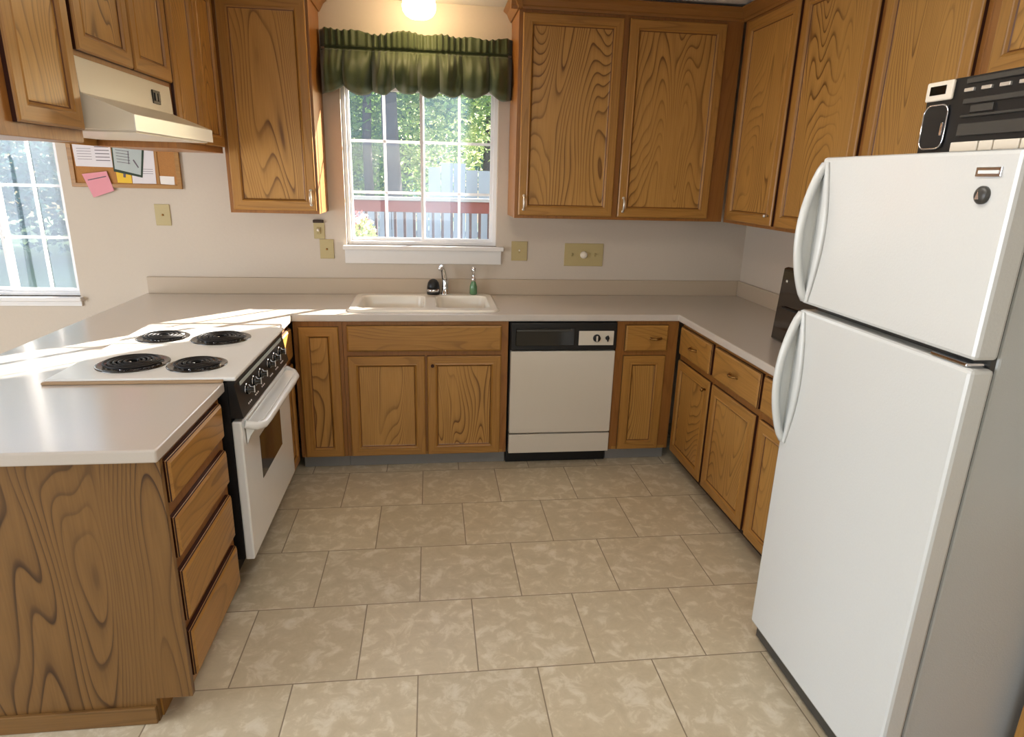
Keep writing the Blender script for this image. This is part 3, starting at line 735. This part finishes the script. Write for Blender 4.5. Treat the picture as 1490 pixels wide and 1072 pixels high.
m = MB(); m.box(.004, .064, -Wf+.02, -Wf+.13, 1.2535, 1.262, 'chrome', .003); m.build('hinge_strip', fg)

# oak base cabinet beyond the refrigerator (only its corner shows)
t = thing('base_cabinet', 'oak cabinet end barely seen at the lower right corner beside the refrigerator', 'cabinet', (1.108, -2.86, 0))
m = MB(); m.box(0, .50, -.55, 0, .001, .88, 'oak_v'); m.build('body', t, .002)
m = MB(); m.box(-.02, .505, -.555, .01, .881, .918, 'counter', .004); m.build('top', t)

# ------------------------------------------------------------------ stereo on the fridge
st = thing('stereo', 'black compact stereo with silver display and cream keys on top of the refrigerator', 'stereo', (.85, -2.40, 1.7165))
m = MB(); m.box(.0, .26, -.40, 0.002, .0, .176, 'black', .006); m.build('case', st)
m = MB(); m.box(-.008, .001, -.090, -.002, .128, .174, 'knobw', .004); dp = m.build('display_bezel', st)
m = MB(); m.box(-.0095, -.0075, -.070, -.018, .142, .163, 'blackg'); m.build('display', dp)
m = MB()
loop = rrect(-.086, -.006, .014, .118, .022, 6)
pts = [(-.004, a, b) for a, b in loop]; pts.append(pts[0])
m.tube(pts, .0022, 'chrome', 8)
m.box(-.004, .001, -.084, -.008, .016, .116, 'black', .002)
m.build('cassette_door', st)
m = MB(); m.box(-.007, -.003, -.080, -.072, .045, .075, 'chrome', .001); m.build('lever', st)
for k, (za, zb) in enumerate(((.158, .170), (.112, .124), (.082, .088), (.040, .068))):
    m = MB(); m.box(-.006, .001, -.398, -.128, za, zb, 'dgrey', .002); m.build('trim_bar', st)
for k in range(5): m = MB(); m.box(-.006, .001, -.135-.05*k-.018, -.135-.05*k+.01, .140, .148, 'nickel', .001); m.build('button', st)
m = MB(); m.box(-.006, .001, -.22, -.155, .092, .108, 'dgrey', .001); m.build('tape_window', st)
ya = -.122
for wk in (.085, .042, .07, .06):
    m = MB(); m.box(-.010, .001, ya-wk+.004, ya, .004, .026, 'knobw', .002); m.build('key', st); ya -= wk

# black countertop appliance partly behind the refrigerator
bt = thing('countertop_appliance', 'glossy black upright appliance on the right worktop, half hidden by the refrigerator', 'appliance', (1.215, -1.20, .914), 0)
m = MB(); m.prism([(-.006, .012), (.0, .002), (.24, .002), (.24, .345), (.03, .350), (.012, .345)], 'y', -.36, 0, 'blackg'); m.build('case', bt, .004)
m = MB(); m.prism([(-.0075, .02), (-.006, .02), (.0105, .335), (.009, .335)], 'y', -.345, -.012, 'glassdark'); dd = m.build('door', bt)
m = MB(); m.box(-.012, -.004, -.30, -.06, .165, .175, 'black', .002); m.build('handle', dd)
m = MB(); m.lathe([(.007, .0), (.006, -.006)], (.006, -.055, .290), 'nickel', 14, 'x'); m.build('knob', bt)
for o in ((.02, -.03), (.02, -.33), (.22, -.03), (.22, -.33)):
    pass

# ------------------------------------------------------------------ wall plates
def plate(x0, x1, z0, z1, label, kind, name='wall_plate', cat='wall plate'):
    t = thing(name, label, cat, ((x0+x1)/2, 0, z0), 0, 'almond wall plates')
    W = x1-x0; Hh = z1-z0
    m = MB(); m.box(-W/2, W/2, -.006, -.0002, 0, Hh, 'plate', .002); p = m.build('plate', t)
    m = MB()
    if kind == 'jack': m.lathe([(.006, -.0055), (.006, -.011), (.003, -.012)], (0, 0, Hh/2), 'brass', 12, 'y'); m.build('jack', t)
    if kind == 'toggle':
        m.box(-.006, .006, -.0075, -.0055, Hh/2-.012, Hh/2+.012, 'plated'); m.box(-.004, .004, -.018, -.006, Hh/2, Hh/2+.010, 'knobw', .002); m.build('toggle', t)
    if kind == 'phone':
        m.box(-.014, .010, -.012, -.0055, Hh/2-.02, Hh/2+.02, 'plated', .002); m.lathe([(.009, -.011), (.008, -.022), (.004, -.023)], (-.004, 0, Hh/2+.004), 'knobw', 14, 'y'); m.build('hook', t)
        m = MB(); m.box(-W/2, W/2-.004, -.020, -.001, Hh-.001, Hh+.016, 'kickdark', .002); m.build('top_cap', t)
    if kind == 'dimmer':
        for q in (-.075, .075): 
            k = MB(); k.box(q-.006, q+.006, -.0075, -.0055, Hh/2-.012, Hh/2+.012, 'plated'); k.box(q-.004, q+.004, -.018, -.006, Hh/2-.002, Hh/2+.010, 'plated', .002); k.build('toggle', t)
        m.lathe([(.024, -.0055), (.023, -.018), (.017, -.024), (.006, -.026)], (0, 0, Hh/2), 'knobw', 24, 'y'); m.build('dimmer_knob', t)
    return t
plate(-2.016, -1.932, 1.312, 1.433, 'almond wall plate with one round jack below the bulletin board', 'jack')
plate(-1.126, -1.062, 1.249, 1.345, 'small almond telephone plate with dark top, below the left wall cabinet', 'phone')
plate(-1.096, -1.013, 1.130, 1.2465, 'almond wall plate with a round jack, lower of the two left of the sink', 'jack')
plate(.077, .178, 1.130, 1.251, 'almond single light switch plate right of the kitchen window', 'toggle', 'light_switch', 'light switch')
plate(.418, .671, 1.100, 1.244, 'wide almond switch plate with round dimmer knob above the dishwasher', 'dimmer', 'dimmer_switch', 'light switch')

# ------------------------------------------------------------------ bulletin board and papers
bb = thing('bulletin_board', 'oak-framed cork bulletin board on the wall beside the dining window', 'bulletin board', (-2.14, 0, 1.52))
m = MB(); cells(m, [-.295, -.270, .270, .295], [0, .022, .42, .445], lambda x, z: not (-.27 < x < .27 and .022 < z < .42), -.016, -.0005, 'oak_h', 'y'); m.build('frame', bb, .002)
m = MB(); m.box(-.27, .27, -.008, -.0005, .022, .42, 'cork'); m.build('cork_panel', bb)
m = MB(); m.box(.166, .176, -.012, -.008, .022, .42, 'oak_v'); m.build('divider', bb)
def paper(name, pts, mat, label, y=-.0085, lines=(), cat='note', ex=()):
    cx_ = sum(p[0] for p in pts)/len(pts); cz_ = sum(p[1] for p in pts)/len(pts)
    m = MB(); m.prism([(p[0]-cx_, p[1]-cz_) for p in pts], 'y', -.0008, 0, mat)
    for (a, b, c, d, mt) in lines: m.raw([(a[0]-cx_, -.0011, a[1]-cz_), (b[0]-cx_, -.0011, b[1]-cz_), (c[0]-cx_, -.0011, c[1]-cz_), (d[0]-cx_, -.0011, d[1]-cz_)], [(0, 1, 2, 3)], mt)
    o = m.build(name, loc=(cx_, y, cz_)); tag(o, label, cat, 'papers pinned to the bulletin board'); return o
def hl(x0, x1, z, t_=.004, mt='ink', dz=0.0): return ((x0, z), (x1, z+dz), (x1, z+t_+dz), (x0, z+t_), mt)
paper('paper_note', [(-2.40, 1.632), (-2.206, 1.630), (-2.206, 1.80), (-2.405, 1.80)], 'paper', 'white printed sheet at the left of the bulletin board',
      lines=[hl(-2.29, -2.215, 1.700+.018*k, .004) for k in range(-2, 3)]+[hl(-2.385, -2.31, 1.67+.014*k, .002) for k in range(5)])
paper('paper_note', [(-2.192, 1.548), (-2.115, 1.546), (-2.115, 1.63), (-2.194, 1.632)], 'yellow', 'yellow note with a dark mark low on the bulletin board', y=-.0088,
      lines=[((-2.158, 1.578), (-2.145, 1.576), (-2.142, 1.596), (-2.156, 1.598), 'ink')])
paper('paper_note', [(-2.112, 1.545), (-1.985, 1.546), (-1.978, 1.78), (-2.10, 1.78)], 'paper', 'white sheet peeking out behind the grey document', y=-.0084, lines=[hl(-2.05, -1.995, 1.60+.012*k, .002) for k in range(3)])
paper('paper_note', [(-2.204, 1.608), (-2.055, 1.578), (-2.02, 1.78), (-2.20, 1.78)], 'green_edge', 'dark green card behind the grey document', y=-.0098)
paper('paper_note', [(-2.196, 1.622), (-2.062, 1.592), (-2.03, 1.79), (-2.192, 1.79)], 'paperg', 'grey-green document with dark scribbles in the middle of the board', y=-.0108,
      lines=[hl(-2.18, -2.11, 1.66+.016*k, .003, dz=-.008) for k in range(5)]+[((-2.095, 1.672), (-2.072, 1.630), (-2.066, 1.634), (-2.088, 1.676), 'ink'), ((-2.12, 1.65), (-2.116, 1.65), (-2.112, 1.72), (-2.116, 1.72), 'ink')])
paper('paper_note', [(-1.962, 1.546), (-1.886, 1.541), (-1.884, 1.588), (-1.963, 1.590)], 'petalw', 'small cream card at the right of the bulletin board')
paper('paper_note', [(-2.329, 1.463), (-2.214, 1.503), (-2.240, 1.608), (-2.372, 1.590)], 'pink', 'pink slip hanging tilted over the bottom edge of the bulletin board', y=-.0172,
      lines=[((-2.345, 1.555), (-2.245, 1.578), (-2.246, 1.583), (-2.346, 1.560), 'ink')])

# ------------------------------------------------------------------ valance
va = thing('window_valance', 'dark green gathered fabric valance with ruffled header over the kitchen window', 'valance', (-.485, -.06, 2.06))
def valance_mesh():
    x0, x1 = -.545, .540; NX = 460
    rnd = random.Random(5)
    k1 = [(rnd.uniform(30, 46), rnd.uniform(0, 6), rnd.uniform(.3, 1)) for _ in range(3)]
    k2 = [(rnd.uniform(150, 230), rnd.uniform(0, 6), rnd.uniform(.5, 1)) for _ in range(4)]
    def big(x): return sum(a*math.sin(f*x*.55+p+.9*math.sin(7*x+p)) for f, p, a in k1)/2.0
    def fine(x): return sum(a*math.sin(f*x+p+1.5*math.sin(9*x+p)) for f, p, a in k2)/2.4
    rows = []
    zt = lambda x: .318+.006*math.sin(11*x+1)+.006*big(x*1.3)+.003*fine(x)-.004*x
    # header ruffle, rod pocket, skirt
    prof = []
    for i in range(9): prof.append(('h', i/8))
    for i in range(5): prof.append(('p', i/4))
    for i in range(23): prof.append(('s', i/22))
    vs = []; fs = []
    for kind, t_ in prof:
        for j in range(NX+1):
            x = x0+(x1-x0)*j/NX
            edge = min(1, (x-x0)/.05, (x1-x)/.05); wrap = (1-edge)**2
            f_, b_ = fine(x), big(x)
            if kind == 'h':
                z = zt(x)*(1-t_)+.240*t_; d = .014+.013*f_*(1.1-.2*t_)+.012*b_*(1-t_)
            elif kind == 'p':
                z = .240-.018*t_; d = .008+.004*f_-.008*math.sin(PI*t_)
            else:
                sc = abs(math.sin(PI*(x-x0)/.140+.5+.6*math.sin(6*x)))**.7
                zb = -.004+.034*(1-sc)+.006*b_
                tt = t_; z = .222*(1-tt)+zb*tt
                # gathered near the pocket, ballooning folds lower down
                ph = PI*(x-x0)/.140+.5+.6*math.sin(6*x)
                pl = math.sin(ph*2+1.1*b_+1.3*tt)+.6*math.sin(ph*3.3+2*tt+1)
                d = .014+.011*f_*(1-tt)**1.5+(.004+.016*b_+.072*sc+.028*pl*min(1, 1.6*tt))*math.sin(min(1, tt*1.25+.08)*PI*.62)+.022*math.sin(PI*tt)
                if tt > .84: d -= .034*(tt-.84)/.16*(.5+.5*sc)
            d = d+.028
            y = -d*(1-wrap*1.0)+.05*wrap
            vs.append((x, y, z))
    R = len(prof)
    for i in range(R-1):
        for j in range(NX): a = i*(NX+1)+j; fs.append((a, a+1, a+NX+2, a+NX+1))
    return vs, fs, NX, R
vs, fs, NX, R = valance_mesh()
def sub_rows(a, b, nm):
    m = MB(); n = NX+1
    m.raw(vs[a*n:b*n], [f for f in [(i*n+j, i*n+j+1, (i+1)*n+j+1, (i+1)*n+j) for i in range(b-a-1) for j in range(NX)]], 'fabric', True)
    o = m.build(nm, va); s_ = o.modifiers.new('thick', 'SOLIDIFY'); s_.thickness = .0015; return o
sub_rows(0, 9, 'header_ruffle'); sub_rows(8, 14, 'rod_pocket'); sub_rows(13, R, 'skirt')
m = MB(); m.tube([(-.53, -.016, .231), (.525, -.016, .231)], .006, 'nickel', 10); m.build('curtain_rod', va)

# ------------------------------------------------------------------ lamps
lp = thing('ceiling_light', 'glowing white globe ceiling light above the kitchen window', 'ceiling light', (-.475, -.27, H))
m = MB(); m.lathe([(.070, -.0005), (.070, -.014), (.055, -.020)], (0, 0, 0), 'nickel', 28); m.build('mount', lp)
m = MB()
m.lathe([(.052, -.020), (.066, -.030), (.082, -.052), (.088, -.080), (.084, -.106), (.070, -.126), (.048, -.138), (.022, -.143), (.002, -.144)], (0, 0, 0), 'globe', 32); m.build('globe', lp)
lk = thing('ceiling_light', 'flush rectangular ceiling light in the middle of the kitchen ceiling', 'ceiling light', (-.1, -2.65, H))
m = MB(); cells(m, [-.33, -.30, .30, .33], [-.63, -.60, .60, .63], lambda x, y: not (abs(x) < .3 and abs(y) < .6), -.085, -.0005, 'oak_v'); m.build('frame', lk)
m = MB(); m.box(-.30, .30, -.60, .60, -.075, -.055, 'diffuser'); m.build('diffuser', lk)

# ------------------------------------------------------------------ outdoors
g = MB(); g.box(-14, 10, .3, 16, .1, .28, 'grass'); tag(g.build('lawn'), 'lawn behind the house outside the windows', 'grass', kind='stuff')
def deck_rail():
    t = thing('deck_railing', 'weathered deck railing with red board and dark balusters outside the kitchen window', 'railing', (-.5, 3.0, .28))
    m = MB(); m.box(-2.6, 2.6, -.06, .08, 1.095, 1.130, 'railblue', .004); m.build('top_rail', t)
    m = MB(); m.box(-2.6, 2.6, .0, .03, .975, 1.093, 'redwood', .003); m.build('red_board', t)
    m = MB(); m.box(-2.6, 2.6, .0, .03, .12, .17, 'redwood', .003); m.build('bottom_rail', t)
    bal = MB(); bal.box(-.014, .014, -.019, .019, .17, .975, 'baluster', .002)
    b0 = bal.build('baluster', t, loc=(-2.5, .015, 0))
    for k in range(1, 50):
        c = b0.copy(); COL.objects.link(c); c.parent = t; c.location = (-2.5+.1*k, .015, 0)
    for x in (-2.62, 2.62):
        m = MB(); m.box(x-.05, x+.05, -.04, .06, .001, 1.095, 'baluster', .004); m.build('post', t)
deck_rail()
fn = thing('board_fence', 'pale board fence across the yard, low behind the railing and taller at the right', 'fence', (1.1, 5.2, .28))
m = MB()
for k in range(25, 57):
    x = -8.428+.172*k; h = (1.50+.05*math.sin(k*1.7)-.012*(k-41)) if k > 39 else 1.02+.02*math.sin(k*2.3)
    m.box(x, x+.165, -.012+.01*(k % 2), .012+.01*(k % 2), .02, h, 'fence')
m.build('boards', fn)
for q in (.4, 1.2): m = MB(); m.box(-4.13, 1.40, .024, .06, q*.4+.05, q*.4+.13, 'fence'); m.build('rail', fn)
for x in (-4.19, 1.44):
    m = MB(); m.box(x-.05, x+.05, -.03, .08, .001, 1.66, 'fence', .004); m.build('post', fn)

def tree(label, x, y, trunk_r, h, blobs, leaf, n, size=.06, seed=1, group='trees outside the windows', lean=0.0, branches=4):
    t = thing('tree', label, 'tree', (x, y, .28), 0, group); rnd = random.Random(seed)
    m = MB(); pts = [(lean*k/8*1.0+.03*math.sin(k+seed), .02*math.cos(k*1.3), .001+h*k/8) for k in range(9)]
    m.tube(pts, [trunk_r*(1.15-.06*k) for k in range(9)], 'bark', 12)
    for k in range(branches):
        a = rnd.uniform(0, 6.28); z = h*(.55+.1*k); m.tube([(lean*z/h, 0, z), (lean*z/h+.5*math.cos(a), .5*math.sin(a), z+.4), (lean*z/h+1.0*math.cos(a), 1.0*math.sin(a), z+.6)], [trunk_r*.4, trunk_r*.3, trunk_r*.15], 'bark', 8)
    m.build('trunk', t)
    vs = []; fs = []
    tot = sum(b[3]*b[4]*b[5] for b in blobs)
    for (bx, by, bz, rx, ry, rz) in blobs:
        for _ in range(int(n*rx*ry*rz/tot)):
            u = Vector((rnd.gauss(0, 1), rnd.gauss(0, 1), rnd.gauss(0, 1))).normalized()*rnd.random()**.4
            c = Vector((bx+u.x*rx, by+u.y*ry, bz+u.z*rz))
            a = Vector((rnd.gauss(0, 1), rnd.gauss(0, 1), rnd.gauss(0, .6))).normalized(); b = a.cross(Vector((rnd.gauss(0, 1), rnd.gauss(0, 1), rnd.gauss(0, 1)))).normalized()
            s_ = size*rnd.uniform(.6, 1.3); i = len(vs)
            for p in (c-a*s_, c-b*s_*.45, c+a*s_, c+b*s_*.45): vs.append(p[:])
            fs.append((i, i+1, i+2, i+3))
    m = MB(); m.raw(vs, fs, leaf); m.build('foliage', t)
    return t
tree('dark straight tree trunk with sparse green leaves in the middle of the kitchen window view', -.98, 6.0, .12, 5.5, [(-.9, 1.0, 2.6, 1.3, .8, 1.3), (.9, .8, 2.9, 1.1, .8, .9)], 'leaf1', 5200, .06, 1)
tree('slim tree trunk left of the thicker one, outside the kitchen window', -1.36, 6.6, .07, 5.0, [(-.6, 1.0, 1.6, .9, .7, 1.5)], 'leaf1', 3000, .055, 2)
tree('pale sunlit leafy tree behind the board fence', .6, 7.6, .10, 4.5, [(.2, 0, 2.6, 1.9, 1.1, 1.1), (-.9, .5, 2.2, 1.2, .8, 1.2)], 'leaf2', 7500, .06, 3)
tree('dense green tree low behind the deck railing', -2.9, 8.4, .12, 4.0, [(.8, 0, 1.6, 2.2, .9, 1.4), (.5, 0, 2.8, 2.0, .9, 1.0)], 'leaf1', 9000, .07, 4)
tree('blue-green leafy tree outside the dining window, nearest the glass', -5.6, 6.4, .10, 4.0, [(0, 0, 1.22, 2.4, .9, 1.2), (-.4, .2, 3.0, 1.4, .8, 1.0)], 'leaf3', 8000, .07, 5)
tree('blue-green leafy tree outside the dining window, farther left', -8.4, 6.8, .12, 4.0, [(0, 0, 1.6, 2.3, .9, 1.3), (.2, 0, 3.2, 2.0, .9, 1.2)], 'leaf3', 8000, .08, 6)
tree('broad tree far behind the yard at the centre', -1.0, 12.0, .15, 5.0, [(0, 0, 2.5, 3.6, 1.0, 2.3)], 'leaf3', 9000, .10, 8)
tree('broad tree far behind the yard at the left', -8.0, 12.5, .15, 5.0, [(0, 0, 2.8, 4.2, 1.0, 2.6)], 'leaf3', 9000, .10, 9)
# added tree out of view; its trunk blocks sun at the window's right part
tree('tall bare-trunked tree added out of view to block sun, right side of the house', 2.78, 3.0, .115, 5.2, [(.4, .4, 5.6, 1.2, 1.2, .8)], 'leaf1', 3000, .07, 10, branches=0)
# flowering plant outside the left corner of the window
fp = thing('flowering_plant', 'potted flowering plant with pink and white blooms on a stand outside the kitchen window', 'plant', (-.90, .62, .28))
m = MB(); m.lathe([(.12, .001), (.12, .02), (.02, .03), (.02, .66), (.11, .68), (.11, .70)], (0, 0, 0), 'baluster', 20); m.build('stand', fp)
m = MB(); m.lathe([(.05, .70), (.075, .84), (.08, .85), (.07, .852)], (0, 0, 0), 'pot', 20); m.build('pot', fp)
rnd = random.Random(3)
for nm, mt, n, s_, c0 in (('leaves', 'leaf2', 420, .020, .96), ('white_blooms', 'petalw', 130, .016, .99), ('pink_blooms', 'petal', 60, .018, 1.03)):
    vs = []; fs = []
    for _ in range(n):
        u = Vector((rnd.gauss(0, 1), rnd.gauss(0, 1), rnd.gauss(0, 1))).normalized()*rnd.random()**.4
        c = Vector((u.x*.09+(-.04 if mt == 'petal' else 0), u.y*.09, c0+u.z*.10))
        a = Vector((rnd.gauss(0, 1), rnd.gauss(0, 1), rnd.gauss(0, 1))).normalized(); b = a.orthogonal().normalized(); i = len(vs)
        for p in (c-a*s_, c-b*s_*.7, c+a*s_, c+b*s_*.7): vs.append(p[:])
        fs.append((i, i+1, i+2, i+3))
    m = MB(); m.raw(vs, fs, mt); m.build(nm, fp)
